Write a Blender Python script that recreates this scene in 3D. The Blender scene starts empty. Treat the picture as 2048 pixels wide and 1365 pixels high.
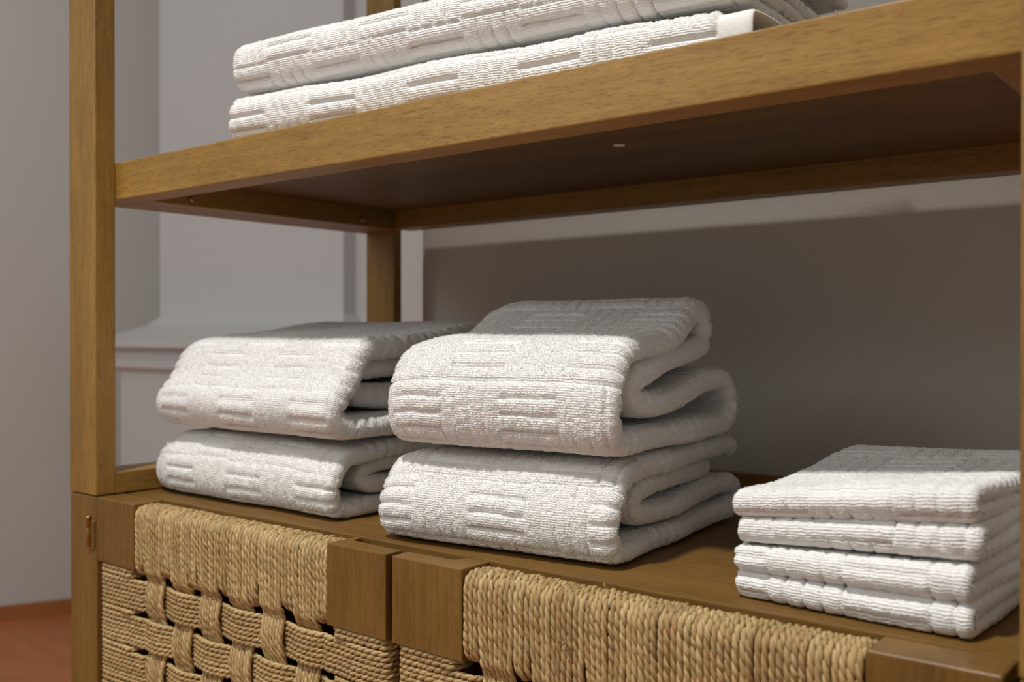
import bpy, bmesh, math, random
import numpy as np
from mathutils import Vector, Matrix

random.seed(7)
RNG = np.random.default_rng(11)
PI = math.pi
COL = bpy.context.scene.collection
SC = bpy.context.scene

# ------------------------------------------------------------------ camera, light, exposure
cam_d = bpy.data.cameras.new('camera')
cam = bpy.data.objects.new('camera', cam_d)
COL.objects.link(cam)
cam.location = (0, 0, 0)
cam.rotation_euler = (math.radians(90 - 0.304), 0, math.radians(38.973))
cam_d.sensor_width = 36.0
cam_d.lens = 1987.6 / 2048 * 36.0
cam_d.clip_start = 0.02
cam_d.dof.use_dof = True
cam_d.dof.focus_distance = 0.86
cam_d.dof.aperture_fstop = 6.3
SC.camera = cam

W = bpy.data.worlds.new('world')
SC.world = W
W.use_nodes = True
W.node_tree.nodes['Background'].inputs[0].default_value = (1.0, 0.945, 0.87, 1)
W.node_tree.nodes['Background'].inputs[1].default_value = 0.30


def lamp(name, kind, loc, aim, power, color, **kw):
    d = bpy.data.lights.new(name, kind)
    d.energy = power
    d.color = color
    for k, v in kw.items():
        setattr(d, k, v)
    o = bpy.data.objects.new(name, d)
    COL.objects.link(o)
    o.location = loc
    o.rotation_euler = (Vector(aim) - Vector(loc)).to_track_quat('-Z', 'Y').to_euler()
    return o


# ceiling spotlight in front of the unit, a weaker one farther back to the right, an added unseen soft fill for the left walls
lamp('ceiling_spotlight', 'SPOT', (-0.60, -0.49, 2.40), (-0.42, 0.51, -0.35), 228, (1.0, 0.975, 0.935),
     spot_size=math.radians(40), spot_blend=1.0, shadow_soft_size=0.085).scale = (1.7, 1.0, 1.0)
lamp('far_spotlight', 'SPOT', (0.10, -1.9, 2.0), (-0.5, 1.0, 0.0), 5, (1.0, 0.94, 0.88),
     spot_size=math.radians(50), spot_blend=0.6, shadow_soft_size=0.09)
lamp('left_wall_fill', 'AREA', (-2.1, -1.45, 1.35), (-2.7, 1.3, -0.1), 16, (0.92, 0.975, 1.0), shape='RECTANGLE', size=1.6, size_y=1.2)

SC.view_settings.view_transform = 'Standard'
SC.view_settings.look = 'None'
SC.view_settings.gamma = 1.0
SC.view_settings.use_curve_mapping = False
SC.view_settings.exposure = 0.30


# ------------------------------------------------------------------ helpers
def new_mat(name):
    m = bpy.data.materials.new(name)
    m.use_nodes = True
    nt = m.node_tree
    nt.nodes.clear()
    out = nt.nodes.new('ShaderNodeOutputMaterial')
    b = nt.nodes.new('ShaderNodeBsdfPrincipled')
    nt.links.new(b.outputs[0], out.inputs[0])
    return m, nt, b


class NG:
    """tiny node builder"""
    def __init__(self, nt):
        self.nt = nt

    def n(self, t, **kw):
        nd = self.nt.nodes.new(t)
        for k, v in kw.items():
            setattr(nd, k, v)
        return nd

    def link(self, a, b):
        self.nt.links.new(a, b)

    def math(self, op, a, b=None, c=None):
        nd = self.n('ShaderNodeMath', operation=op)
        for i, v in enumerate((a, b, c)):
            if v is None:
                continue
            if isinstance(v, (int, float)):
                nd.inputs[i].default_value = v
            else:
                self.link(v, nd.inputs[i])
        return nd.outputs[0]

    def noise(self, vec, scale, detail=3, rough=0.55, dist=0.0):
        nd = self.n('ShaderNodeTexNoise')
        self.link(vec, nd.inputs['Vector'])
        nd.inputs['Scale'].default_value = scale
        nd.inputs['Detail'].default_value = detail
        nd.inputs['Roughness'].default_value = rough
        nd.inputs['Distortion'].default_value = dist
        return nd.outputs[0]

    def ramp(self, fac, stops):
        nd = self.n('ShaderNodeValToRGB')
        self.link(fac, nd.inputs[0])
        cr = nd.color_ramp
        while len(cr.elements) < len(stops):
            cr.elements.new(0.5)
        for e, (p, c) in zip(cr.elements, stops):
            e.position = p
            e.color = (*c, 1) if len(c) == 3 else c
        return nd.outputs[0]

    def mapping(self, vec, scale, loc=(0, 0, 0)):
        nd = self.n('ShaderNodeMapping')
        self.link(vec, nd.inputs[0])
        nd.inputs['Scale'].default_value = scale
        nd.inputs['Location'].default_value = loc
        return nd.outputs[0]

    def mix(self, fac, a, b, blend='MIX'):
        nd = self.n('ShaderNodeMix', data_type='RGBA', blend_type=blend)
        for i, v in ((0, fac), (6, a), (7, b)):
            if isinstance(v, (int, float)):
                nd.inputs[i].default_value = v
            elif isinstance(v, tuple):
                nd.inputs[i].default_value = (*v, 1)
            else:
                self.link(v, nd.inputs[i])
        return nd.outputs[2]

    def bump(self, h, dist, strength=1.0):
        nd = self.n('ShaderNodeBump')
        nd.inputs['Strength'].default_value = strength
        nd.inputs['Distance'].default_value = dist
        self.link(h, nd.inputs['Height'])
        return nd.outputs[0]


def wood(name, axis, dark, mid, light, rough=0.42, figure=1.0, pores=0.5):
    m, nt, b = new_mat(name)
    g = NG(nt)
    tc = g.n('ShaderNodeTexCoord')
    oi = g.n('ShaderNodeObjectInfo')
    off = g.n('ShaderNodeVectorMath', operation='ADD')
    g.link(tc.outputs['Object'], off.inputs[0])
    k = g.n('ShaderNodeVectorMath', operation='SCALE')
    k.inputs[0].default_value = (3.1, 2.3, 4.7)
    g.link(oi.outputs['Random'], k.inputs['Scale'])
    g.link(k.outputs[0], off.inputs[1])
    v = off.outputs[0]

    def sc(a, l):
        return tuple(l if i == axis else a for i in range(3))
    big = g.noise(g.mapping(v, sc(14, 2.2)), 1.0, 4, 0.6, 0.6)
    mot = g.noise(g.mapping(v, sc(90, 26)), 1.0, 4, 0.65, 1.2)
    pore = g.noise(g.mapping(v, sc(1150, 120)), 1.0, 2, 0.5, 0.3)
    fine = g.noise(g.mapping(v, sc(260, 13)), 1.0, 4, 0.65, 0.4)
    f = g.math('MULTIPLY_ADD', mot, 0.36 * figure, g.math('MULTIPLY_ADD', fine, 0.44, g.math('MULTIPLY', big, 0.55)))
    col = g.ramp(f, [(0.42, dark), (0.62, mid), (0.85, light)])
    pm = g.ramp(pore, [(0.34, (0.42, 0.38, 0.34)), (0.46, (1, 1, 1))])
    col = g.mix(pores, col, pm, 'MULTIPLY')
    g.link(col, b.inputs['Base Color'])
    b.inputs['Roughness'].default_value = rough
    b.inputs['Specular IOR Level'].default_value = 0.35
    g.link(g.bump(pore, 0.0003, 0.35), b.inputs['Normal'])
    return m


OAK = ((0.175, 0.092, 0.020), (0.280, 0.152, 0.031), (0.375, 0.215, 0.052))
WAL = ((0.115, 0.056, 0.011), (0.182, 0.095, 0.021), (0.25, 0.138, 0.038))
M_oak_x = wood('oiled_wood_along_width', 0, *OAK)
M_oak_y = wood('oiled_wood_along_depth', 1, *OAK)
M_oak_z = wood('oiled_wood_upright', 2, *OAK, figure=0.7)
M_wal_x = wood('brown_wood_along_width', 0, *WAL, figure=0.5, pores=0.3)
M_wal_y = wood('brown_wood_along_depth', 1, *WAL, figure=0.5, pores=0.3)
M_wal_z = wood('brown_wood_upright', 2, *WAL, figure=0.6, pores=0.3)
DRK = ((0.125, 0.072, 0.020), (0.195, 0.116, 0.034), (0.27, 0.165, 0.052))
M_panel = wood('dark_panel_wood', 0, *DRK, rough=0.5, figure=0.4)


def paint(name, c, rough=0.75, bs=260, bd=0.0006):
    m, nt, b = new_mat(name)
    g = NG(nt)
    tc = g.n('ShaderNodeTexCoord')
    n1 = g.noise(tc.outputs['Object'], bs, 3, 0.6)
    n2 = g.noise(tc.outputs['Object'], 2.2, 2, 0.5)
    col = g.mix(n2, tuple(x * 0.965 for x in c), c)
    g.link(col, b.inputs['Base Color'])
    b.inputs['Roughness'].default_value = rough
    b.inputs['Specular IOR Level'].default_value = 0.2
    g.link(g.bump(n1, bd, 0.5), b.inputs['Normal'])
    return m


M_wall = paint('white_wall_paint', (0.65, 0.65, 0.65))
M_wall_l = paint('warm_white_wall_paint', (0.68, 0.665, 0.64))
M_wall_b = paint('rough_wall_paint_wood_bounce', (0.63, 0.59, 0.545), 0.8, 230, 0.0009)  # beige tint stands in for light bounced off the wood
M_wall_d = paint('pinkish_white_wall_paint', (0.66, 0.635, 0.63))
M_trim = paint('white_trim_paint', (0.65, 0.655, 0.665), 0.5, 120, 0.0002)


def floor_mat():
    m, nt, b = new_mat('red_brown_floor')
    g = NG(nt)
    tc = g.n('ShaderNodeTexCoord')
    v = g.mapping(tc.outputs['Object'], (2, 14, 1))
    n = g.noise(v, 1.0, 4, 0.6, 0.5)
    col = g.ramp(n, [(0.3, (0.48, 0.150, 0.036)), (0.7, (0.62, 0.22, 0.066))])
    g.link(col, b.inputs['Base Color'])
    b.inputs['Roughness'].default_value = 0.45
    return m


M_floor = floor_mat()
M_base = wood('red_brown_skirting_wood', 1, (0.33, 0.115, 0.032), (0.42, 0.165, 0.052), (0.48, 0.21, 0.075))


def metal(name, c, rough):
    m, nt, b = new_mat(name)
    g = NG(nt)
    tc = g.n('ShaderNodeTexCoord')
    n = g.noise(tc.outputs['Object'], 300, 3, 0.6)
    g.link(g.mix(n, tuple(x * 0.75 for x in c), c), b.inputs['Base Color'])
    b.inputs['Metallic'].default_value = 1.0
    b.inputs['Roughness'].default_value = rough
    return m


M_brass = metal('aged_brass', (0.42, 0.28, 0.09), 0.42)
M_screw = metal('bronze_screw', (0.50, 0.36, 0.20), 0.35)
M_plug = paint('white_plastic', (0.75, 0.74, 0.72), 0.5)


def towel_mat():
    m, nt, b = new_mat('white_terry_cotton')
    g = NG(nt)
    uv = g.n('ShaderNodeUVMap')
    uv.uv_map = 'UVMap'
    sep = g.n('ShaderNodeSeparateXYZ')
    g.link(uv.outputs[0], sep.inputs[0])
    hem = g.n('ShaderNodeAttribute', attribute_name='pile')
    wob = g.noise(g.mapping(uv.outputs[0], (1, 1, 1)), 130, 2, 0.5)
    u = g.math('MULTIPLY_ADD', wob, 0.0024, sep.outputs[0])
    row = g.math('SINE', g.math('MULTIPLY', u, 2 * PI / 0.0021))
    loops = g.noise(g.mapping(uv.outputs[0], (1.25, 0.75, 1)), 900, 2, 0.6)
    clump = g.noise(uv.outputs[0], 330, 2, 0.6)
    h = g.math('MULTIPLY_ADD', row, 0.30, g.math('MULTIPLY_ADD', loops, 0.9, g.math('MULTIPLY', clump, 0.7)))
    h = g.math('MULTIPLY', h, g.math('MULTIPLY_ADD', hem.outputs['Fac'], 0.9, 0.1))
    cav = g.ramp(h, [(0.35, (0.80, 0.785, 0.755)), (0.95, (0.89, 0.885, 0.875))])  # low spots of the pile tinted darker, crevice shade put into the colour
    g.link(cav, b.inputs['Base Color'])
    b.inputs['Roughness'].default_value = 0.95
    b.inputs['Specular IOR Level'].default_value = 0.1
    b.inputs['Sheen Weight'].default_value = 0.25
    b.inputs['Sheen Roughness'].default_value = 0.5
    g.link(g.bump(h, 0.0011, 0.75), b.inputs['Normal'])
    return m


M_towel = towel_mat()


def pile_mat():
    m, nt, b = new_mat('white_cotton_pile')
    g = NG(nt)
    oi = g.n('ShaderNodeHairInfo')
    col = g.mix(oi.outputs['Random'], (0.82, 0.81, 0.785), (0.90, 0.895, 0.885))
    g.link(col, b.inputs['Base Color'])
    b.inputs['Roughness'].default_value = 0.95
    b.inputs['Specular IOR Level'].default_value = 0.1
    return m


M_pile = pile_mat()


def rope_mat():
    m, nt, b = new_mat('seagrass_cord')
    g = NG(nt)
    uv = g.n('ShaderNodeUVMap')
    uv.uv_map = 'UVMap'
    oi = g.n('ShaderNodeObjectInfo')
    sep = g.n('ShaderNodeCombineXYZ')
    g.link(g.math('MULTIPLY', oi.outputs['Random'], 37.0), sep.inputs[2])
    add = g.n('ShaderNodeVectorMath', operation='ADD')
    g.link(uv.outputs[0], add.inputs[0])
    g.link(sep.outputs[0], add.inputs[1])
    v = add.outputs[0]
    seg = g.noise(g.mapping(v, (95, 1.7, 1)), 1.0, 2, 0.5)           # patches of one blade
    fib = g.noise(g.mapping(v, (90, 60, 1)), 1.0, 3, 0.6)           # fibres along the blade
    f = g.math('MULTIPLY_ADD', fib, 0.45, g.math('MULTIPLY_ADD', oi.outputs['Random'], 0.16, g.math('MULTIPLY', seg, 0.55)))
    col = g.ramp(f, [(0.34, (0.16, 0.095, 0.030)), (0.46, (0.32, 0.208, 0.082)), (0.60, (0.455, 0.315, 0.138)), (0.76, (0.60, 0.45, 0.225))])
    hue = g.noise(g.mapping(v, (70, 0.9, 1), (9, 4, 2)), 1.0, 1, 0.5)
    col = g.mix(g.ramp(hue, [(0.58, (0, 0, 0)), (0.72, (0.55, 0.55, 0.55))]), col, (0.50, 0.275, 0.115))
    col = g.mix(g.ramp(hue, [(0.30, (0.5, 0.5, 0.5)), (0.42, (0, 0, 0))]), col, (0.36, 0.305, 0.165))
    g.link(col, b.inputs['Base Color'])
    b.inputs['Roughness'].default_value = 0.5
    b.inputs['Specular IOR Level'].default_value = 0.4
    g.link(g.bump(fib, 0.0003, 0.6), b.inputs['Normal'])
    return m


M_rope = rope_mat()


def root(name, label, cat, loc, group=None):
    o = bpy.data.objects.new(name, None)
    o.empty_display_size = 0.05
    COL.objects.link(o)
    o.location = loc
    o['label'] = label
    o['category'] = cat
    if group:
        o['group'] = group
    return o


def attach(o, parent):
    """parent a world-space child"""
    chain = Vector((0, 0, 0))
    p = parent
    while p is not None:
        if p.type == 'EMPTY':
            chain += p.location
        p = p.parent
    o.parent = parent
    if parent.type == 'EMPTY' and parent.parent is None:
        o.matrix_parent_inverse = Matrix.Translation(-parent.location)
    return o


def link(name, me, mat, parent=None):
    if mat is not None:
        me.materials.append(mat)
    o = bpy.data.objects.new(name, me)
    COL.objects.link(o)
    if parent is not None:
        attach(o, parent)
    return o


def bm_box(bm, lo, hi, bev=0.0015, seg=2):
    r = bmesh.ops.create_cube(bm, size=1.0)
    vs = r['verts']
    lo, hi = Vector(lo), Vector(hi)
    for v in vs:
        v.co = Vector((lo[i] + (v.co[i] + 0.5) * (hi[i] - lo[i]) for i in range(3)))
    if bev:
        es = list({e for v in vs for e in v.link_edges})
        bmesh.ops.bevel(bm, geom=es, offset=bev, segments=seg, profile=0.6, affect='EDGES', clamp_overlap=True)
    return bm


def box(name, lo, hi, mat, parent=None, bev=0.0015, seg=2):
    bm = bmesh.new()
    bm_box(bm, lo, hi, bev, seg)
    me = bpy.data.meshes.new(name)
    bm.to_mesh(me)
    bm.free()
    return link(name, me, mat, parent)


def struct(o):
    o['kind'] = 'structure'
    return o


def mesh_np(name, verts, quads, uv=None, pile=None, smooth=True):
    me = bpy.data.meshes.new(name)
    nv, nf = len(verts), len(quads)
    me.vertices.add(nv)
    me.vertices.foreach_set('co', np.ascontiguousarray(verts, dtype=np.float32).ravel())
    me.loops.add(nf * 4)
    me.loops.foreach_set('vertex_index', np.ascontiguousarray(quads, dtype=np.int32).ravel())
    me.polygons.add(nf)
    me.polygons.foreach_set('loop_start', np.arange(0, nf * 4, 4, dtype=np.int32))
    if smooth:
        me.polygons.foreach_set('use_smooth', np.ones(nf, dtype=bool))
    if uv is not None:
        l = me.uv_layers.new(name='UVMap')
        l.data.foreach_set('uv', np.ascontiguousarray(uv[quads.ravel()], dtype=np.float32).ravel())
    if pile is not None:
        a = me.attributes.new('pile', 'FLOAT', 'POINT')
        a.data.foreach_set('value', np.ascontiguousarray(pile, dtype=np.float32))
    me.update(calc_edges=True)
    return me


def revolve(name, prof, centre, axis, mat, parent, n=20):
    """prof: (radius, height) along axis"""
    vs, fs = [], []
    ax = 'xyz'.index(axis)
    for (r, h) in prof:
        for k in range(n):
            a = 2 * PI * k / n
            p = [0, 0, 0]
            p[ax] = h
            p[(ax + 1) % 3] = r * math.cos(a)
            p[(ax + 2) % 3] = r * math.sin(a)
            vs.append([centre[i] + p[i] for i in range(3)])
    for i in range(len(prof) - 1):
        for k in range(n):
            a, b2 = i * n + k, i * n + (k + 1) % n
            fs.append((a, b2, b2 + n, a + n))
    me = bpy.data.meshes.new(name)
    me.from_pydata(vs, [], fs + [tuple(reversed(range(n))), tuple(range((len(prof) - 1) * n, len(prof) * n))])
    me.update()
    for p in me.polygons:
        p.use_smooth = len(p.vertices) == 4
    return link(name, me, mat, parent)


# ------------------------------------------------------------------ geometry constants (metres, camera at the origin)
FLOOR = -0.93
XL0, XL1 = -1.1767, -1.1146          # left posts
XR1, XR0 = -0.1263, -0.0642          # right posts
YF, YF2 = 0.600, 0.6249              # front posts
YB, YB2 = 1.0857, 1.1022             # back posts
SH_T, SH_B = 0.2064, 0.1620          # middle shelf
DK = -0.1898                         # cabinet top
WALL_Y = 1.147

# ------------------------------------------------------------------ the setting
struct(box('floor', (-6.0, -3.0, FLOOR - 0.05), (2.2, 3.6, FLOOR), M_floor, None, 0))
struct(box('wall_back', (-1.112, WALL_Y, FLOOR), (2.2, WALL_Y + 0.12, 2.4), M_wall_b, None, 0))


def slanted_wall(name, a, b, t, z0, z1, mat, out=0.0):
    a, b = Vector(a), Vector(b)
    d = (b - a).normalized()
    n = Vector((d.y, -d.x))           # towards the room (+x)
    a2, b2 = a + n * out, b + n * out
    a3, b3 = a - n * t, b - n * t
    vs = [(p.x, p.y, z) for z in (z0, z1) for p in (a2, b2, b3, a3)]
    fs = [(3, 2, 1, 0), (4, 5, 6, 7), (0, 1, 5, 4), (1, 2, 6, 5), (2, 3, 7, 6), (3, 0, 4, 7)]
    me = bpy.data.meshes.new(name)
    me.from_pydata(vs, [], fs)
    me.update()
    return struct(link(name, me, mat))


WA, WB = (-4.64, -1.45), (-2.82, 2.66)
slanted_wall('wall_left', WA, WB, 0.12, FLOOR, 2.4, M_wall_l)
slanted_wall('baseboard_left', WA, WB, 0.0, FLOOR, FLOOR + 0.045, M_base, 0.016)

# far wall seen between the corner pier and the wall behind the unit
struct(box('wall_far', (-2.40, 1.79, FLOOR), (0.6, 1.92, 2.4), M_wall_d, None, 0))


def pier_with_plinth():
    """broad pier with a moulded, wider plinth"""
    x0, x1, y0, y1 = -2.853, -1.985, 1.75, 2.9
    prof = [(0.0, 2.4), (0.0, 0.060), (0.03, 0.032), (0.115, 0.000), (0.150, -0.008), (0.150, -0.034), (0.105, -0.042),
            (0.105, -0.067), (0.118, -0.072), (0.118, -0.097), (0.085, -0.112), (0.085, -0.84), (0.11, -0.85), (0.11, FLOOR)]
    vs, fs = [], []
    for (o, z) in prof:
        vs += [(x0 - o, y0 - o, z), (x1 + o, y0 - o, z), (x1 + o, y1, z), (x0 - o, y1, z)]
    for i in range(len(prof) - 1):
        for k in range(4):
            a, b2 = i * 4 + k, i * 4 + (k + 1) % 4
            fs.append((a, a + 4, b2 + 4, b2))
    me = bpy.data.meshes.new('wall_corner_pier')
    me.from_pydata(vs, [], fs)
    me.update()
    return struct(link('wall_corner_pier', me, M_trim))


pier_with_plinth()

# ------------------------------------------------------------------ shelving unit
U = root('shelving_unit', 'brown wooden shelving unit with open shelves above woven-front cabinet doors', 'shelf', (-0.62, 0.85, FLOOR))
TOP = 1.06
for (x0, x1) in ((XL0, XL1), (XR1, XR0)):
    for (y0, y1) in ((YF, YF2), (YB, YB2)):
        box('post', (x0, y0, DK + 0.0012), (x1, y1, TOP), M_oak_z, U, 0.0012)
        box('cabinet_post', (x0 - 0.0012 * 0, y0 + (0.0008 if y0 == YF else 0), FLOOR), (x1 - (0.0008 if x0 == XL0 else 0), y1, DK), M_wal_z, U, 0.0016)


def shelf(zb, zt, hero):
    s = box('shelf', (-1.0945, YF2 + 0.034, zt - 0.0175), (-0.1465, 1.066, zt - 0.0002), M_panel, U, 0.0006, 1)
    s['label'] = 'open shelf board framed by rails'
    box('front_rail', (XL0, YF2 + 0.0004, zb), (XR0, 0.6602, zt), M_oak_x, s, 0.0014)
    for (x0, x1) in ((XL0, -1.0922), (-0.1555, XR0)):
        box('side_rail', (x0, 0.6604, zb), (x1, YB - 0.0004, zt), M_oak_y, s, 0.0012)
    box('back_rail', (-1.0920, 1.064, zb), (-0.1557, 1.0995, zt), M_oak_x, s, 0.0012)
    if hero:
        for y in (0.7136, 0.9999):
            for (x, sgn) in ((-1.092, 1), (-0.1557, -1)):
                revolve('screw', [(0.0046, 0), (0.0046, 0.0016 * sgn), (0.0036, 0.0036 * sgn), (0.0016, 0.0046 * sgn), (0.0014, 0.0034 * sgn)], (x, y, 0.1709), 'x', M_screw, s, 14)
        p = revolve('screw_cap', [(0.0058, 0.0008), (0.0058, -0.0006), (0.0046, -0.0012)], (-0.5365, 0.8316, zt - 0.0178), 'z', M_plug, s, 20)
        p['label'] = 'small white plastic cap under the shelf'
    return s


shelf(SH_B, SH_T, True)
shelf(0.93, 0.9744, False)

# cabinet carcass
deck = box('cabinet_top', (XL1 + 0.001, 0.6395, DK - 0.020), (XR1 - 0.001, 1.085, DK), M_wal_x, U, 0.0012)
for (x0, x1) in ((XL0 + 0.004, XL1 - 0.004), (XR1 + 0.004, XR0 - 0.004)):
    box('side_panel', (x0, YF2 + 0.001, -0.60), (x1, YB - 0.001, DK - 0.001), M_wal_y, U, 0.001)
    box('base_rail', (x0 + 0.002, YF2 + 0.0005, DK + 0.0008), (x1 + 0.004 if x0 < -1 else x1, YB - 0.0005, DK + 0.0265), M_oak_y, U, 0.0012)
box('base_rail', (XL1 + 0.001, 1.087, DK - 0.02), (XR1 - 0.001, 1.100, DK + 0.0265), M_oak_x, U, 0.0012)
box('back_panel', (XL1 + 0.001, 1.075, -0.60), (XR1 - 0.001, 1.085, DK - 0.021), M_panel, U, 0.0008)
box('cabinet_bottom', (XL1 + 0.001, 0.64, -0.60), (XR1 - 0.001, 1.074, -0.58), M_panel, U, 0.001)


# ------------------------------------------------------------------ twisted cord
def resample(P, ds):
    P = np.asarray(P, float)
    seg = np.linalg.norm(np.diff(P, axis=0), axis=1)
    s = np.concatenate([[0], np.cumsum(seg)])
    n = max(4, int(round(s[-1] / ds)) + 1)
    t = np.linspace(0, s[-1], n)
    return np.stack([np.interp(t, s, P[:, i]) for i in range(3)], 1), t


def catmull(P, sub=10):
    P = np.asarray(P, float)
    Q = np.vstack([2 * P[0] - P[1], P, 2 * P[-1] - P[-2]])
    out = []
    t = np.linspace(0, 1, sub, endpoint=False)[:, None]
    for i in range(1, len(Q) - 2):
        p0, p1, p2, p3 = Q[i - 1], Q[i], Q[i + 1], Q[i + 2]
        d01 = max(np.linalg.norm(p1 - p0), 1e-9) ** 0.5
        d12 = max(np.linalg.norm(p2 - p1), 1e-9) ** 0.5
        d23 = max(np.linalg.norm(p3 - p2), 1e-9) ** 0.5
        m1 = (p2 - p1) + d12 * ((p1 - p0) / d01 - (p2 - p0) / (d01 + d12))
        m2 = (p2 - p1) + d12 * ((p3 - p2) / d23 - (p3 - p1) / (d12 + d23))
        out.append((2 * t**3 - 3 * t**2 + 1) * p1 + (t**3 - 2 * t**2 + t) * m1 + (-2 * t**3 + 3 * t**2) * p2 + (t**3 - t**2) * m2)
    out.append(P[-1:])
    return np.vstack(out)


def cord(name, P, parent, R=0.0027, pitch=0.0155, ref=(0, 0, 1), hi=True, hand=-1):
    """two plies of flat seagrass twisted round each other, one mesh"""
    ds = pitch / (9 if hi else 5)
    C, s = resample(P, ds)
    n = len(C)
    T = np.gradient(C, axis=0)
    T /= np.linalg.norm(T, axis=1)[:, None]
    N = np.zeros_like(C)
    r = np.array(ref, float)
    for i in range(n):
        v = r - T[i] * (r @ T[i])
        v /= max(np.linalg.norm(v), 1e-9)
        N[i] = v
        r = v
    B = np.cross(T, N)
    ns = 7 if hi else 5
    a, b = R * 0.64, R * 0.40
    ph = RNG.uniform(0, 2 * PI)
    verts, uvs, quads = [], [], []
    wob = np.cumsum(RNG.normal(0, 0.10, n))
    for ply in (0, 1):
        th = hand * (2 * PI * s / pitch + wob) + PI * ply + ph
        cd = np.cos(th)[:, None] * N + np.sin(th)[:, None] * B
        td = -np.sin(th)[:, None] * N + np.cos(th)[:, None] * B
        cc = C + cd * b
        ra = a * (1 + 0.10 * np.sin(s * 300 + ply * 2 + ph) + 0.05 * RNG.normal(0, 1, n))
        k = np.arange(ns) * 2 * PI / ns
        ring = cc[:, None, :] + ra[:, None, None] * (np.cos(k)[None, :, None] * cd[:, None, :] + 1.26 * np.sin(k)[None, :, None] * td[:, None, :])
        base = sum(len(v) for v in verts)
        verts.append(ring.reshape(-1, 3))
        uvs.append(np.stack([np.repeat(s[:, None], ns, 1) + ply * 3.7, np.tile(k / (2 * PI), (n, 1))], -1).reshape(-1, 2))
        I = np.arange(n - 1)[:, None] * ns
        J = np.arange(ns)[None, :]
        J2 = (J + 1) % ns
        q = np.stack([I + J, I + J2, I + ns + J2, I + ns + J], -1).reshape(-1, 4) + base
        quads.append(q)
    me = mesh_np(name, np.vstack(verts), np.vstack(quads), np.vstack(uvs))
    return link(name, me, M_rope, parent)


CP = 0.0052        # cord spacing
CR = 0.0027


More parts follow.
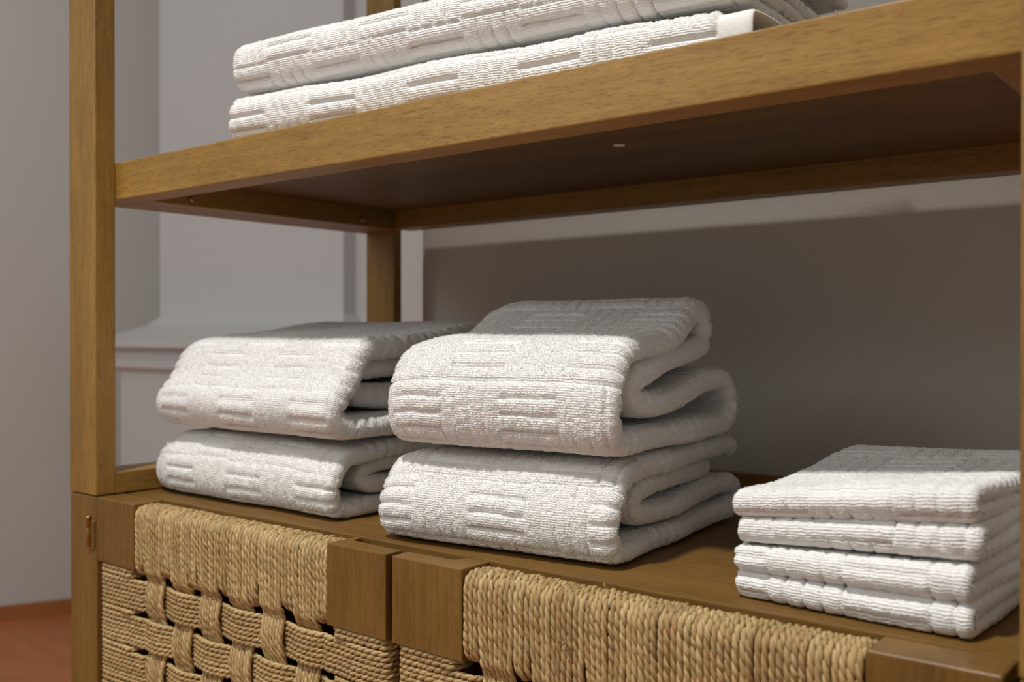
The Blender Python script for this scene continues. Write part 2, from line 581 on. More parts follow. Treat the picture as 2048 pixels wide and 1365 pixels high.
def make_door(xa, xb, hinge_left):
    """woven cabinet door; returns the door part"""
    zt, zb = DK + 0.0003, -0.560
    bw, bh = 0.0795, 0.0752
    xi0, xi1 = xa + bw + 0.0022, xb - bw + 0.0015
    yb = 0.6355
    bm = bmesh.new()
    core = 0.0068
    for lo, hi in (((xi0 - 0.004, YF + core, zt - bh + 0.006), (xi1 + 0.004, yb - 0.004, zt - 0.0075)),
                   ((xi0 - 0.004, YF + core, zb + 0.006), (xi1 + 0.004, yb - 0.004, zb + bh - 0.006)),
                   ((xa + 0.009, YF + core, zb + bh - 0.002), (xa + bw - 0.010, yb - 0.006, zt - bh + 0.002)),
                   ((xb - bw + 0.010, YF + core, zb + bh - 0.002), (xb - 0.006, yb - 0.006, zt - bh + 0.002))):
        bm_box(bm, lo, hi, 0.004, 3)
    me = bpy.data.meshes.new('door')
    bm.to_mesh(me)
    bm.free()
    D = link('door', me, M_wal_x, U)
    D['label'] = 'left cabinet door woven with cord' if hinge_left else 'right cabinet door woven with cord'
    # corner blocks; the two inner top ones carry a finger notch along their back edge
    for top in (True, False):
        z0, z1 = (zt - bh, zt) if top else (zb, zb + bh)
        for left in (True, False):
            x0, x1 = (xa, xi0 - 0.0012) if left else (xi1 + 0.0012, xb)
            bm = bmesh.new()
            notch = top and (left != hinge_left)
            if not notch:
                bm_box(bm, (x0, YF, z0), (x1, yb, z1), 0.0022, 3)
            else:
                nx0, nx1 = (x0 + 0.009, x1) if hinge_left else (x0, x1 - 0.025)
                pts = [(x0, YF), (x1, YF), (x1, yb), (x0, yb)]
                yn = YF + 0.0205
                if hinge_left:
                    top_o = [(x0, YF), (x1, YF), (x1, yn), (nx0 + 0.003, yn), (nx0, yn + 0.003), (nx0, yb), (x0, yb)]
                else:
                    top_o = [(x0, YF), (x1, YF), (x1, yb), (nx1, yb), (nx1, yn + 0.003), (nx1 - 0.003, yn), (x0, yn)]
                zn = z1 - 0.016
                vb = [bm.verts.new((x, y, z0)) for x, y in pts]
                vm = [bm.verts.new((x, y, zn)) for x, y in pts]
                bm.faces.new(vb[::-1])
                for k in range(4):
                    bm.faces.new((vb[k], vb[(k + 1) % 4], vm[(k + 1) % 4], vm[k]))
                bm.faces.new(vm)
                v0 = [bm.verts.new((x, y, zn)) for x, y in top_o]
                v1 = [bm.verts.new((x, y, z1)) for x, y in top_o]
                for k in range(len(top_o)):
                    bm.faces.new((v0[k], v0[(k + 1) % len(top_o)], v1[(k + 1) % len(top_o)], v1[k]))
                ft = bm.faces.new(v1)
                es = [e for e in ft.edges] + [e for e in bm.edges if abs(e.verts[0].co.z - e.verts[1].co.z) > 0.01 and abs(e.verts[0].co.y - YF) < 1e-6]
                bmesh.ops.bevel(bm, geom=es, offset=0.0012, segments=2, profile=0.6, affect='EDGES', clamp_overlap=True)
            me = bpy.data.meshes.new('corner_block')
            bm.to_mesh(me)
            bm.free()
            link('corner_block', me, M_wal_z, D)
    # upright cords: 3 short wraps, 7 long, 3 short, 7 long ...
    n = 63
    step = (xi1 - xi0) / n
    yc = YF + 0.0090
    A = 0.0044
    zrow0, rp = DK - 0.1035, 0.0420
    nrow = 5
    centres, members = [], []
    pat = []
    while len(pat) < n:
        pat += [0] * 3 + [1] * 7
    pat = pat[:60] + [0] * 3
    g = -1
    for i in range(n):
        if pat[i] and (i == 0 or not pat[i - 1]):
            g += 1
        members.append(g if pat[i] else -1)
    xs = [xi0 + (i + 0.5) * step for i in range(n)]
    ng = g + 1
    cx = [np.mean([xs[i] for i in range(n) if members[i] == k]) for k in range(ng)]
    ztop = zt - 0.0040
    for i in range(n):
        jx = random.uniform(-0.0005, 0.0005)
        x = xs[i] + jx
        zj = random.uniform(-0.0006, 0.0006)
        back = [(x + random.uniform(-.0006, .0006), yb - 0.004, ztop - 0.030), (x, yb - 0.0016, ztop - 0.010), (x, yb - 0.0042, ztop - 0.0012 + zj)]
        over = [(x, yb - 0.014, ztop + zj), (x, YF + 0.013, ztop + zj), (x, YF + 0.0062, ztop - 0.0022), (x, YF + 0.0032, ztop - 0.0085)]
        if members[i] < 0:
            zb_ = zt - bh + random.uniform(-0.003, 0.003)
            lean = random.uniform(-0.0012, 0.0012)
            path = back + over + [(x, YF + 0.0030, ztop - 0.040), (x + lean, YF + 0.0032, zb_ + 0.010), (x + lean, YF + 0.0062, zb_ + 0.002),
                                  (x + lean, YF + 0.014, zb_ - 0.001), (x + lean, yb - 0.010, zb_)]
            P = catmull(path, 8)
        else:
            c = members[i]
            xt = cx[c] + (x - cx[c]) * 0.89
            path = back + over + [(x, YF + 0.0030, ztop - 0.040), (xt, YF + 0.0034, zt - bh + 0.008)]
            P = list(catmull(path, 8))
            zz = np.arange(zt - bh + 0.002, zrow0 - rp * (nrow - 0.35), -0.004)
            sg = 1 if c % 2 == 1 else -1
            for z in zz:
                wgt = min(1.0, max(0.0, (zt - bh + 0.002 - z) / 0.012))
                yy = yc + A * sg * math.cos(PI * (z - zrow0) / rp)
                P.append((xt, (1 - wgt) * (YF + 0.0036) + wgt * yy, z))
            # ends wrapped round the bottom rail
            P += [(xt, YF + 0.0040, zb + bh - 0.004), (xt, YF + 0.0030, zb + 0.04), (xt, YF + 0.0034, zb + 0.008), (xt, YF + 0.010, zb + 0.0035), (xt, yb - 0.010, zb + 0.0035)]
            P = np.array(P)
        hi = True
        P = np.array(P)
        o = cord('cord', P, D, CR * random.uniform(0.96, 1.06), random.uniform(0.0145, 0.0205), (0, -1, 0.2), hi)
    # level cords: eight to a row, seven woven and one wrapping the stiles only
    for r in range(nrow):
        zc = zrow0 - r * rp
        for k in range(10 if r == 0 else 8):
            z = zc + (3 - k) * CP * 0.935 + random.uniform(-0.0004, 0.0004)
            if k == 7:
                z = zc - 4 * CP * 1.005
            if k > 7:
                z = zc + (k - 4) * CP * 0.97
            xe = xa + 0.0030
            for side in ((0, 1) if k >= 7 else (2,)):
                if side == 0:
                    P = [(xe + 0.004, yb - 0.010, z), (xe + 0.0026, YF + 0.012, z), (xe + 0.0042, YF + 0.0055, z), (xe + 0.010, YF + 0.0034, z),
                         (xa + 0.05, YF + 0.0034, z), (xa + bw - 0.012, YF + 0.0038, z), (xa + bw - 0.008, YF + 0.010, z), (xa + bw - 0.010, yb - 0.008, z)]
                elif side == 1:
                    P = [(xb - bw + 0.010, yb - 0.008, z), (xb - bw + 0.008, YF + 0.010, z), (xb - bw + 0.012, YF + 0.0038, z), (xb - 0.05, YF + 0.0034, z),
                         (xb - 0.010, YF + 0.0034, z), (xb - 0.0042, YF + 0.0055, z), (xb - 0.0026, YF + 0.012, z), (xb - 0.004, yb - 0.010, z)]
                else:
                    P = [(xe + 0.004, yb - 0.010, z), (xe + 0.0026, YF + 0.012, z), (xe + 0.0042, YF + 0.0055, z), (xe + 0.010, YF + 0.0034, z),
                         (xa + 0.045, YF + 0.0034, z)]
                    xx = np.arange(xa + bw - 0.018, xb - bw + 0.0185, 0.0045)
                    for x in xx:
                        # phase: piecewise linear through the bundle centres
                        if x < cx[0]:
                            phs = -(cx[0] - x) / 0.053
                        elif x > cx[-1]:
                            phs = (ng - 1) + (x - cx[-1]) / 0.053
                        else:
                            phs = float(np.interp(x, cx, range(ng)))
                        par = 1 if r % 2 == 1 else -1           # row 0 passes behind bundle 0
                        y = yc - A * par * math.cos(PI * phs)
                        if x < cx[0] - 0.026 or x > cx[-1] + 0.026:
                            y = min(y, YF + 0.006)
                        P.append((x, y, z))
                    P += [(xb - 0.045, YF + 0.0034, z), (xb - 0.010, YF + 0.0034, z), (xb - 0.0042, YF + 0.0055, z), (xb - 0.0026, YF + 0.012, z), (xb - 0.004, yb - 0.010, z)]
                cord('cord', catmull(P, 6), D, CR * random.uniform(0.95, 1.03), random.uniform(0.0135, 0.0180), (0, -1, 0.1), r < 4)
    return D


door_l = make_door(XL1 + 0.0012, -0.6268, True)
door_r = make_door(-0.6187, -0.1345, False)


def frayed(name, x, y, z, k, size, parent):
    """loose ends of a cord"""
    vs, fs = [], []
    for i in range(k):
        a = random.uniform(0, 2 * PI)
        tip = Vector((math.cos(a) * size * random.uniform(.4, 1), -random.uniform(0.1, .5) * size, math.sin(a) * size * random.uniform(.4, 1)))
        mid = tip * 0.5 + Vector((random.uniform(-.2, .2), -.25, random.uniform(-.2, .2))) * size
        w = random.uniform(0.00025, 0.0005)
        ring = []
        for p, ww in ((Vector((0, 0.0008, 0)), w), (mid, w), (tip, w * .3)):
            for q in range(3):
                b = 2 * PI * q / 3
                vs.append((x + p.x + ww * math.cos(b), y + p.y + ww * math.sin(b), z + p.z + ww * math.cos(b + 1)))
        b0 = len(vs) - 9
        for s in range(2):
            for q in range(3):
                fs.append((b0 + s * 3 + q, b0 + s * 3 + (q + 1) % 3, b0 + s * 3 + 3 + (q + 1) % 3, b0 + s * 3 + 3 + q))
    me = bpy.data.meshes.new(name)
    me.from_pydata(vs, [], fs)
    uv = me.uv_layers.new(name='UVMap')
    me.update()
    o = link(name, me, M_rope, parent)
    o['label'] = 'frayed loose fibres of the cord'
    return o


frayed('frayed_end', -0.4346, YF + 0.0010, -0.2304, 9, 0.011, door_r)
frayed('frayed_end', -0.2135, YF + 0.012, DK + 0.0005, 5, 0.008, door_r)
frayed('frayed_end', -0.4130, YF + 0.024, DK + 0.0005, 4, 0.005, door_r)


def hinge(x, z, parent):
    bm = bmesh.new()
    bm_box(bm, (x + 0.002, YF - 0.0012, z - 0.036), (x + 0.0115, YF + 0.0009, z - 0.002), 0.0005, 1)
    me = bpy.data.meshes.new('hinge')
    bm.to_mesh(me)
    bm.free()
    h = link('hinge', me, M_brass, parent)
    h['label'] = 'small brass hinge'
    revolve('hinge_pin', [(0.0005, -0.034), (0.0022, -0.033), (0.0022, -0.012), (0.0019, -0.0115), (0.0022, -0.011), (0.0022, -0.0015),
                          (0.0030, -0.001), (0.0032, 0.0012), (0.0022, 0.0030), (0.0004, 0.0036)], (x, YF - 0.0018, z), 'z', M_brass, h, 14)
    return h


hinge(-1.1290, -0.2162, U)
hinge(-1.1290, -0.50, U)


# ------------------------------------------------------------------ towels
class Noise2:
    def __init__(self, seed, n=256):
        self.g = np.random.default_rng(seed).uniform(-1, 1, (n, n)).astype(np.float32)
        self.n = n

    def __call__(self, u, v):
        n = self.n
        iu, iv = np.floor(u).astype(int), np.floor(v).astype(int)
        fu, fv = u - iu, v - iv
        fu, fv = fu * fu * (3 - 2 * fu), fv * fv * (3 - 2 * fv)
        a, b, c, d = self.g[iu % n, iv % n], self.g[(iu + 1) % n, iv % n], self.g[iu % n, (iv + 1) % n], self.g[(iu + 1) % n, (iv + 1) % n]
        return (a * (1 - fu) + b * fu) * (1 - fv) + (c * (1 - fu) + d * fu) * fv


def groove(d, w):
    return np.exp(-(d / w) ** 2)


def cloth_relief(u, v, B, k, depth, nz, width=0.0013, vert=0.5, jit=0.001, line=0.0):
    """basket pattern: blocks with cut lines one way, then the other; returns height (<= 0)"""
    uu = u + jit * nz(u * 60, v * 60)
    vv = v + jit * nz(u * 60 + 40, v * 60 + 9)
    bi, bj = np.floor(uu / B), np.floor(vv / B)
    fu, fv = uu - bi * B, vv - bj * B
    par = ((bi + bj) % 2) == 0
    p = B / k
    du = np.abs((fu + p / 2) % p - p / 2)
    dv = np.abs((fv + p / 2) % p - p / 2)
    fade = lambda f: np.clip(np.minimum(f, B - f) / 0.002, 0.0, 1)
    hu = groove(du, width * 1.25) * fade(fv)
    hv = groove(dv, width * 0.62) * vert * fade(fu)
    h = np.where(par, hu, hv)
    h = np.maximum(h, 0.32 * groove(np.minimum(fv, B - fv), width * 0.6))
    if line:
        dl = np.abs((uu + B) % (2 * B) - B)
        h = np.maximum(h, line * groove(dl, width * 1.5))
    # soft swell of the pile between the lines
    sw = np.where(par, np.sin(PI * np.clip((fu % p) / p, 0, 1)), 0.6 * np.sin(PI * np.clip((fv % p) / p, 0, 1)))
    amp = 0.75 + 0.35 * nz(u * 14 + 5, v * 14)
    return (-h + 0.28 * sw) * depth * amp


def add_pile(o, Q, N, rel, pile, uO, L, fine, per_mm2, length, seed):
    """short loose cotton loops standing on the cloth"""
    rg = np.random.default_rng(seed + 100)
    M, V = Q.shape[:2]
    A, B_, D_ = Q[:-1, :-1], Q[1:, :-1], Q[:-1, 1:]
    area = np.linalg.norm(np.cross(B_ - A, D_ - A), axis=-1)
    area = area * (pile[:-1, :-1] > 0.5)
    ok = (Q[:-1, :-1, 2] > 0.004)
    w = (area * ok * np.clip(1.15 + rel[:-1, :-1] / 0.0016, 0.05, 1)).ravel()
    n = int(w.sum() * 1e6 * per_mm2 * 1.7)
    idx = np.searchsorted(np.cumsum(w) / w.sum(), rg.uniform(0, 1, n))
    idx = np.clip(idx, 0, len(w) - 1)
    i, j = idx // (V - 1), idx % (V - 1)
    a, b = rg.uniform(0, 1, (2, n, 1))
    p = Q[i, j] * (1 - a) * (1 - b) + Q[i + 1, j] * a * (1 - b) + Q[i, j + 1] * (1 - a) * b + Q[i + 1, j + 1] * a * b
    us = uO[i] * (1 - a[:, 0]) + uO[np.minimum(i + 1, M - 1)] * a[:, 0]
    nzr = Noise2(seed + 55)
    vs_ = p[:, 0]
    us = us + 0.0007 * nzr(us * 160, vs_ * 110)
    keep = rg.uniform(0, 1, n) < 0.18 + 0.82 * (0.5 + 0.5 * np.sin(us * 2 * PI / 0.0021)) ** 1.3
    i, j, p = i[keep], j[keep], p[keep]
    n = len(i)
    nn = N[i, j]
    t1 = rg.normal(0, 1, (n, 3))
    t1 -= nn * np.sum(t1 * nn, -1, keepdims=True)
    t1 /= np.maximum(np.linalg.norm(t1, axis=-1, keepdims=True), 1e-9)
    t2 = np.cross(nn, t1)
    l = length * rg.uniform(0.55, 1.15, (n, 1))
    k = rg.uniform(-0.5, 0.5, (n, 1))
    pts = np.stack([p - nn * l * 0.12, p + nn * l * 0.42 + t1 * l * 0.10, p + nn * l * 0.62 + t1 * l * 0.42 + t2 * l * k * 0.5, p + nn * l * 0.44 + t1 * l * 0.74 + t2 * l * k], 1)
    hc = bpy.data.hair_curves.new('pile')
    hc.add_curves([4] * n)
    hc.attributes['position'].data.foreach_set('vector', pts.astype(np.float32).ravel())
    r = hc.attributes.get('radius') or hc.attributes.new('radius', 'FLOAT', 'POINT')
    r.data.foreach_set('value', np.tile(np.array([0.00016, 0.00015, 0.00013, 0.00007], np.float32), n))
    hc.materials.append(M_pile)
    h = bpy.data.objects.new('pile', hc)
    COL.objects.link(h)
    h.parent = o
    h['kind'] = 'stuff'
    return h


def make_towel(name, label, group, path, t, width, place, rot=0.0, seed=1, B=0.060, k=4, depth=0.0038, vert=0.55, uv0=(0.0, 0.0),
               fine=(0.5, 1.0), dsf=0.0015, dsc=0.0042, dv=0.0016, ends=None, bulge=0.0, hem_r=0.0, hem_l=0.0, lump=0.003, warp=None, slump=None,
               hairs=0.66, hair_len=0.0013, fuzz=0.00042, fat_end=0.0, tilt=0.0, jit=0.001, line=0.0, line_z=None):
    nz = Noise2(seed)
    C = catmull(np.array([(0.0, p[0], p[1]) for p in path]), 24)
    seg = np.linalg.norm(np.diff(C, axis=0), axis=1)
    S = np.concatenate([[0], np.cumsum(seg)])
    L = S[-1]
    if line_z is not None:
        ok = (S > 0.55 * L) & (C[:, 2] >= line_z) & (C[:, 1] < 0.04)
        s_line = S[np.argmax(ok)]
    # centre-line samples for the outer side (fine inside the range) and the inner side
    def samples(fr):
        out = [0.0]
        while out[-1] < L:
            out.append(out[-1] + (dsf if fr[0] * L <= out[-1] <= fr[1] * L else dsc))
        out[-1] = L
        return np.array(out)
    sA = samples(fine)
    sB = samples((2, 3))

    def at(s):
        y, z = np.interp(s, S, C[:, 1]), np.interp(s, S, C[:, 2])
        e = 0.0012
        y1, z1 = np.interp(np.clip(s + e, 0, L), S, C[:, 1]), np.interp(np.clip(s + e, 0, L), S, C[:, 2])
        y0, z0 = np.interp(np.clip(s - e, 0, L), S, C[:, 1]), np.interp(np.clip(s - e, 0, L), S, C[:, 2])
        ty, tz = y1 - y0, z1 - z0
        l = np.hypot(ty, tz) + 1e-12
        return y, z, -tz / l, ty / l, ty / l, tz / l
    yA, zA, nyA, nzA, tyA, tzA = at(sA)
    yB, zB, nyB, nzB, _, _ = at(sB[::-1])
    ca = np.linspace(0, PI, 8)[1:-1]
    ye, ze, nye, nze, tye, tze = at(np.array([L]))
    ys, zs, nys, nzs, tys, tzs = at(np.array([0.0]))
    # outline pieces: A side, end cap, B side (reversed), start cap
    c_y = np.concatenate([yA, np.repeat(ye, 6), yB, np.repeat(ys, 6)])
    c_z = np.concatenate([zA, np.repeat(ze, 6), zB, np.repeat(zs, 6)])
    o_y = np.concatenate([nyA, nye * np.cos(ca) + tye * np.sin(ca), -nyB, -nys * np.cos(ca) - tys * np.sin(ca)])
    o_z = np.concatenate([nzA, nze * np.cos(ca) + tze * np.sin(ca), -nzB, -nzs * np.cos(ca) - tzs * np.sin(ca)])
    sO = np.concatenate([sA, np.repeat(L, 6), sB[::-1], np.repeat(0.0, 6)])
    oy_, oz_ = c_y + o_y * t / 2, c_z + o_z * t / 2
    uO = np.concatenate([[0], np.cumsum(np.hypot(np.diff(oy_), np.diff(oz_)))])
    if line_z is not None:
        uv0 = (-np.interp(s_line, sA, uO[:len(sA)]) + 20 * B, uv0[1])
    M = len(c_y)
    r = t / 2
    endv = r * (1 - np.cos(np.linspace(0, PI / 2, 7)))
    mid = np.arange(r + dv, width - r - dv / 2, dv)
    vv = np.concatenate([endv, mid, width - endv[::-1]])
    V = len(vv)
    dist = np.minimum(vv, width - vv)
    taper = np.sqrt(np.clip(1 - (1 - np.clip(dist / r, 0, 1)) ** 2, 0, 1))
    U2, V2 = np.meshgrid(uO, vv, indexing='ij')
    S2, _ = np.meshgrid(sO, vv, indexing='ij')
    pile = np.ones_like(U2)
    if hem_r:
        pile *= np.clip((width - hem_r - V2) / 0.003, 0, 1)
    if hem_l:
        pile *= np.clip((V2 - hem_l) / 0.003, 0, 1)
    thick = 0.42 + 0.58 * pile
    # thickness varies softly along the sheet
    tv = 1 + 0.10 * nz(S2 * 16 + 3, V2 * 10)
    if fat_end:
        tv = tv * (1 + fat_end * np.clip((S2 - (L - 0.07)) / 0.07, 0, 1))
    rad = r * taper[None, :] * thick * tv
    X = np.repeat(vv[None, :], M, 0).copy()
    eo = np.zeros(M)
    if ends is not None:
        es, ev = zip(*ends)
        eo = np.interp(sO / L, es, ev)
    eo = eo + 0.0035 * nz(sO * 22 + 7, sO * 0 + 3.3)
    eo_l = 0.004 * nz(sO * 22 + 70, sO * 0 + 13.3)
    f = vv / width
    X += eo[:, None] * np.clip((f - 0.45) / 0.55, 0, 1)[None, :] ** 1.5 + eo_l[:, None] * np.clip((0.45 - f) / 0.45, 0, 1)[None, :] ** 1.5
    Y = c_y[:, None] + o_y[:, None] * rad
    Z = c_z[:, None] + o_z[:, None] * rad
    P = np.stack([X, Y, Z], -1)
    # relief along the normal
    rel = cloth_relief(U2 + uv0[0], V2 + uv0[1], B, k, depth, nz, vert=vert, jit=jit, line=line) * pile
    rel += fuzz * (nz(U2 * 640, V2 * 640) + 0.7 * nz(U2 * 300 + 9, V2 * 300)) * (0.15 + 0.85 * pile)
    rel *= np.clip(0.35 + taper, 0, 1)[None, :]
    rel = np.maximum(rel, -0.5 * rad)
    # ends: little loops along the hem
    dU = np.gradient(P, axis=0)
    dV = np.gradient(P, axis=1)
    Nn = np.cross(dU, dV)
    ln = np.linalg.norm(Nn, axis=-1, keepdims=True)
    Nn = Nn / np.maximum(ln, 1e-12)
    flat = np.stack([np.zeros_like(X), np.repeat(o_y[:, None], V, 1), np.repeat(o_z[:, None], V, 1)], -1)
    bad = (ln[..., 0] < 1e-9)
    sign = np.sign(np.sum(Nn * flat, -1))
    sign[sign == 0] = 1
    Nn *= sign[..., None]
    Nn[bad] = flat[bad]
    P = P + Nn * rel[..., None]
    # soft lumps of the whole bundle
    hgt = max(p[1] for p in path) + r
    kz = np.clip(P[..., 2] / hgt, 0, 1)
    lx, lz = P[..., 0], P[..., 2]
    P[..., 1] += lump * nz(lx * 13 + 20, lz * 11) * 0.8
    P[..., 2] += lump * nz(lx * 11, P[..., 1] * 9 + 30) * kz
    if bulge:
        # ends of the bundle droop and round off
        g1 = np.clip((0.055 - P[..., 0]) / 0.055, 0, 1)
        P[..., 2] -= bulge * g1 ** 2 * kz
        P[..., 1] += bulge * 0.8 * g1 ** 2 * np.clip((0.10 - P[..., 1]) / 0.10, 0, 1)
    if slump:
        P[..., 2] *= 1 + slump * (P[..., 0] / width - 0.5)
    P[..., 2] = np.maximum(P[..., 2], 0.0004)
    if tilt:
        P[..., 2] += tilt * (P[..., 0] - width / 2)
    if warp is not None:
        P = warp(P)
    c, s = math.cos(rot), math.sin(rot)
    Q = np.stack([P[..., 0] * c - P[..., 1] * s, P[..., 0] * s + P[..., 1] * c, P[..., 2]], -1)
    I = np.arange(M)[:, None]
    J = np.arange(V - 1)[None, :]
    I2 = (I + 1) % M
    quads = np.stack([I * V + J, I * V + J + 1, I2 * V + J + 1, I2 * V + J], -1).reshape(-1, 4)
    quads = quads[:, ::-1]
    uv = np.stack([U2 + uv0[0], V2 + uv0[1]], -1).reshape(-1, 2)
    me = mesh_np(name, Q.reshape(-1, 3), quads, uv, pile.reshape(-1))
    o = link(name, me, M_towel)
    o.location = place
    if hairs:
        add_pile(o, Q, np.stack([Nn[..., 0] * c - Nn[..., 1] * s, Nn[..., 0] * s + Nn[..., 1] * c, Nn[..., 2]], -1), rel, pile, uO, L, fine, hairs, hair_len, seed)
    o['label'] = label
    o['category'] = 'towel'
    o['group'] = group
    return o


def big_fold(D, H, t, nose=0.42, lean=0.0, hump=0.0, top=1.0, cav=0.0):
    """section of a thick folded bath towel: an inner fold wrapped by the outer layer, front at y = 0"""
    h = t / 2
    p = [(0.80 * D, 0.655 * H + hump * 0.75), (0.48 * D, 0.69 * H + hump * 0.22), (0.30 * D + cav, 0.675 * H), (0.215 * D + cav, 0.62 * H), (0.185 * D + cav, 0.535 * H),
         (0.215 * D + cav, 0.44 * H), (0.30 * D + cav, 0.395 * H), (0.50 * D, 0.385 * H + hump * 0.1), (0.80 * D, 0.43 * H + hump * 0.42),
         (0.93 * D, 0.42 * H + hump * 0.35), (0.985 * D, 0.28 * H), (0.92 * D, 0.15 * H), (0.78 * D, h + 0.002),
         (0.50 * D, h + 0.0005), (0.26 * D, h + 0.0005), (h + 0.018, h + 0.0008), (h + 0.0075, h + 0.0035), (h + 0.0012, h + 0.012), (h, nose * H), (h + 0.004 + lean * 0.35, (nose + 0.20) * H),
         (h + 0.014 + lean * 0.72, 0.82 * H), (0.155 * D + lean, H - h - 0.003), (0.32 * D + lean * 0.6, H - h), ((0.32 + 0.24 * top) * D, H - h + hump * 0.28),
         ((0.32 + 0.40 * top) * D, H - h + hump * 0.80), (0.82 * top * D, H - h + hump), (0.90 * top * D, H - h + hump * 0.90), (0.945 * top * D, H - h - 0.004 + hump * 0.62)]
    return p


def flat_fold(D, H, t, rise=0.0):
    """two front folds, one pressed on the other"""
    z = [0.125 * H, 0.375 * H, 0.625 * H, 0.875 * H]
    r = (z[1] - z[0]) / 2
    h = t / 2

    def front(a, b, o=0.0):
        return [(o + h + r * 1.7, a), (o + h + r * 0.55, a + r * 0.06), (o + h + r * 0.08, a + r * 0.42), (o + h, (a + b) / 2), (o + h + r * 0.08, b - r * 0.42), (o + h + r * 0.55, b - r * 0.06), (o + h + r * 1.7, b)]
    return ([(D, z[0]), (0.6 * D, z[0])] + front(z[0], z[1], 0.001) + [(0.5 * D, z[1]), (0.90 * D, z[1]), (0.95 * D, (z[1] + z[2]) / 2), (0.90 * D, z[2]), (0.5 * D, z[2])]
            + front(z[2], z[3]) + [(0.3 * D, z[3]), (0.55 * D, z[3] + rise * 0.35), (0.8 * D, z[3] + rise), (0.97 * D, z[3] + rise * 0.7), (1.02 * D, z[3] - 0.006)])


def sheet_fold(D, H, t, rise=0.0):
    """flat bath sheet, one rounded front fold over thinner inner layers"""
    h = t / 2
    z0, z1, z2, z3 = h, h + (H - t) * 0.36, h + (H - t) * 0.66, H - h
    r = (z2 - z1) / 2
    f = H * 0.55
    return [(0.92 * D, z2), (0.5 * D, z2), (f + 0.012, z2), (f + 0.005, z2 - r * 0.3), (f + 0.003, (z1 + z2) / 2), (f + 0.005, z1 + r * 0.3), (f + 0.012, z1),
            (0.5 * D, z1), (0.93 * D, z1), (0.985 * D, (z0 + z1) / 2), (0.93 * D, z0), (0.5 * D, z0), (H * 0.5, z0), (0.22 * H, 0.17 * H), (h, 0.46 * H), (0.17 * H, 0.80 * H),
            (0.46 * H, z3), (0.3 * D, z3), (0.7 * D, z3 + 0.003 + rise * 0.8), (0.97 * D, z3 + rise)]


G1 = 'folded towels on the cabinet top'
G3 = 'hand towels stacked beside the right post'
G2 = 'folded bath sheets on the middle shelf'
EPS = 0.0008
# left stack
HL = 0.077
make_towel('folded_towel', 'thick white towel at the bottom of the stack beside the left post', G1,
           big_fold(0.27, HL, 0.0175, nose=0.47, lean=0.008, hump=-0.002, cav=0.002), 0.0175, 0.336, (-1.108, 0.662, DK + EPS), 0.0, 3, uv0=(0.013, 0.021),
           bulge=0.014, ends=[(0, -.012), (.2, -.006), (.45, -0.002), (.6, 0), (1, 0.0)], fine=(0.5, 0.9), dsf=0.0018, dv=0.0020)
make_towel('folded_towel', 'thick white towel on top of the stack beside the left post', G1,
           big_fold(0.29, 0.110, 0.0240, nose=0.30, lean=0.040, hump=0.013, cav=-0.010), 0.0240, 0.330, (-1.092, 0.652, DK + EPS + HL + 0.0048), 0.01, 4, uv0=(0.041, 0.037), line=0.7, line_z=0.040,
           bulge=0.014, ends=[(0, -.03), (.2, -.012), (.4, -0.004), (.6, 0), (1, 0.0)], fine=(0.5, 0.92), dsf=0.0018, dv=0.0020)
# middle stack
HM = 0.086
make_towel('folded_towel', 'thick white towel at the bottom of the middle stack, its rolled end showing', G1,
           big_fold(0.295, HM, 0.0185, nose=0.42, lean=0.012), 0.0185, 0.250, (-0.684, 0.636, DK + EPS), 0.11, 5, uv0=(0.032, 0.012), bulge=0.012, line=0.8, line_z=0.0145,
           ends=[(0, -.010), (.2, -.004), (.45, 0.002), (.6, 0), (1, 0.0)], fine=(0.42, 0.92))
make_towel('folded_towel', 'thick white towel on top of the middle stack with a raised back fold', G1,
           big_fold(0.262, 0.103, 0.0215, nose=0.46, lean=0.020, hump=0.032, top=0.84), 0.0215, 0.246, (-0.675, 0.637, DK + EPS + HM + 0.003), 0.10, 6, fat_end=0.22, line=0.9, line_z=0.056, uv0=(0.002, 0.047), bulge=0.014,
           ends=[(0, -.006), (.2, -.003), (.45, 0.004), (.6, 0), (1, -0.004)], fine=(0.42, 0.97))
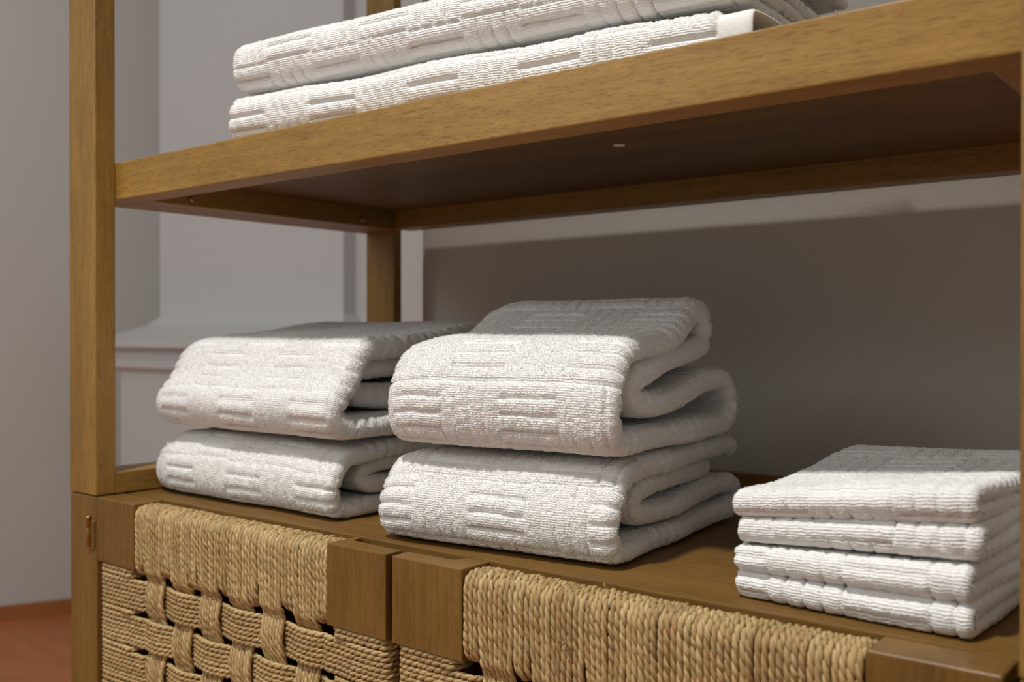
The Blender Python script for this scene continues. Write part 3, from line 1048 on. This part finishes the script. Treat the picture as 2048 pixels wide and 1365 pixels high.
# right stack
HR = 0.0415
make_towel('hand_towel', 'small flat white hand towel at the bottom of the right stack', G3,
           flat_fold(0.238, HR, 0.0106), 0.0106, 0.166, (-0.330, 0.659, DK + EPS), -0.055, 8, uv0=(0.018, 0.030), k=4, B=0.057, depth=0.0030, vert=1.0, jit=0.0004, hairs=0.2, hair_len=0.0009,
           fine=(0.0, 1.0), dsf=0.00115, dsc=0.005, lump=0.0012, slump=0.24)
make_towel('hand_towel', 'small flat white hand towel on top of the right stack', G3,
           flat_fold(0.236, HR + 0.002, 0.0110, rise=0.018), 0.0110, 0.167, (-0.328, 0.661, DK + EPS + HR + 0.0022), -0.045, 9, uv0=(0.047, 0.0), k=4, B=0.057, depth=0.0030, vert=1.0, jit=0.0004, hairs=0.2, hair_len=0.0009,
           fine=(0.0, 1.0), dsf=0.00115, dsc=0.005, lump=0.0014, slump=0.24, tilt=HR * 0.24 / 0.166,
           warp=lambda P: P - np.stack([P[..., 0] * 0, P[..., 0] * 0, 0.020 * np.clip((P[..., 1] - 0.05) / 0.16, 0, 1) * np.clip(P[..., 0] / 0.167, 0, 1) * np.clip((P[..., 2] - 0.022) / 0.024, 0, 1)], -1))
# middle shelf
HT = 0.046
make_towel('bath_sheet', 'long white bath sheet lying on the middle shelf, its hemmed end open', G2,
           sheet_fold(0.32, HT, 0.0105), 0.0105, 0.575, (-0.900, 0.632, SH_T + EPS), 0.10, 12, uv0=(0.022, 0.005), B=0.062, depth=0.0040, vert=0.8, jit=0.0004, hairs=0.26, hair_len=0.0009,
           fine=(0.58, 0.86), dsf=0.0016, dv=0.0019, dsc=0.005, hem_r=0.028, lump=0.0022, ends=[(0, 0.012), (.3, -.006), (.6, 0), (1, 0.0)])
make_towel('bath_sheet', 'long white bath sheet lying on top of another on the middle shelf', G2,
           sheet_fold(0.32, HT + 0.008, 0.0115, 0.03), 0.0115, 0.56, (-0.897, 0.637, SH_T + EPS + HT + 0.0068), 0.10, 13, uv0=(0.047, 0.011), B=0.062, depth=0.0040, vert=0.8, jit=0.0004, hairs=0.26, hair_len=0.0009,
           fine=(0.58, 0.86), dsf=0.0016, dv=0.0019, dsc=0.005, lump=0.0026)
print('TRIS', sum(len(o.data.polygons) for o in bpy.data.objects if o.type == 'MESH') * 2, len(bpy.data.objects))
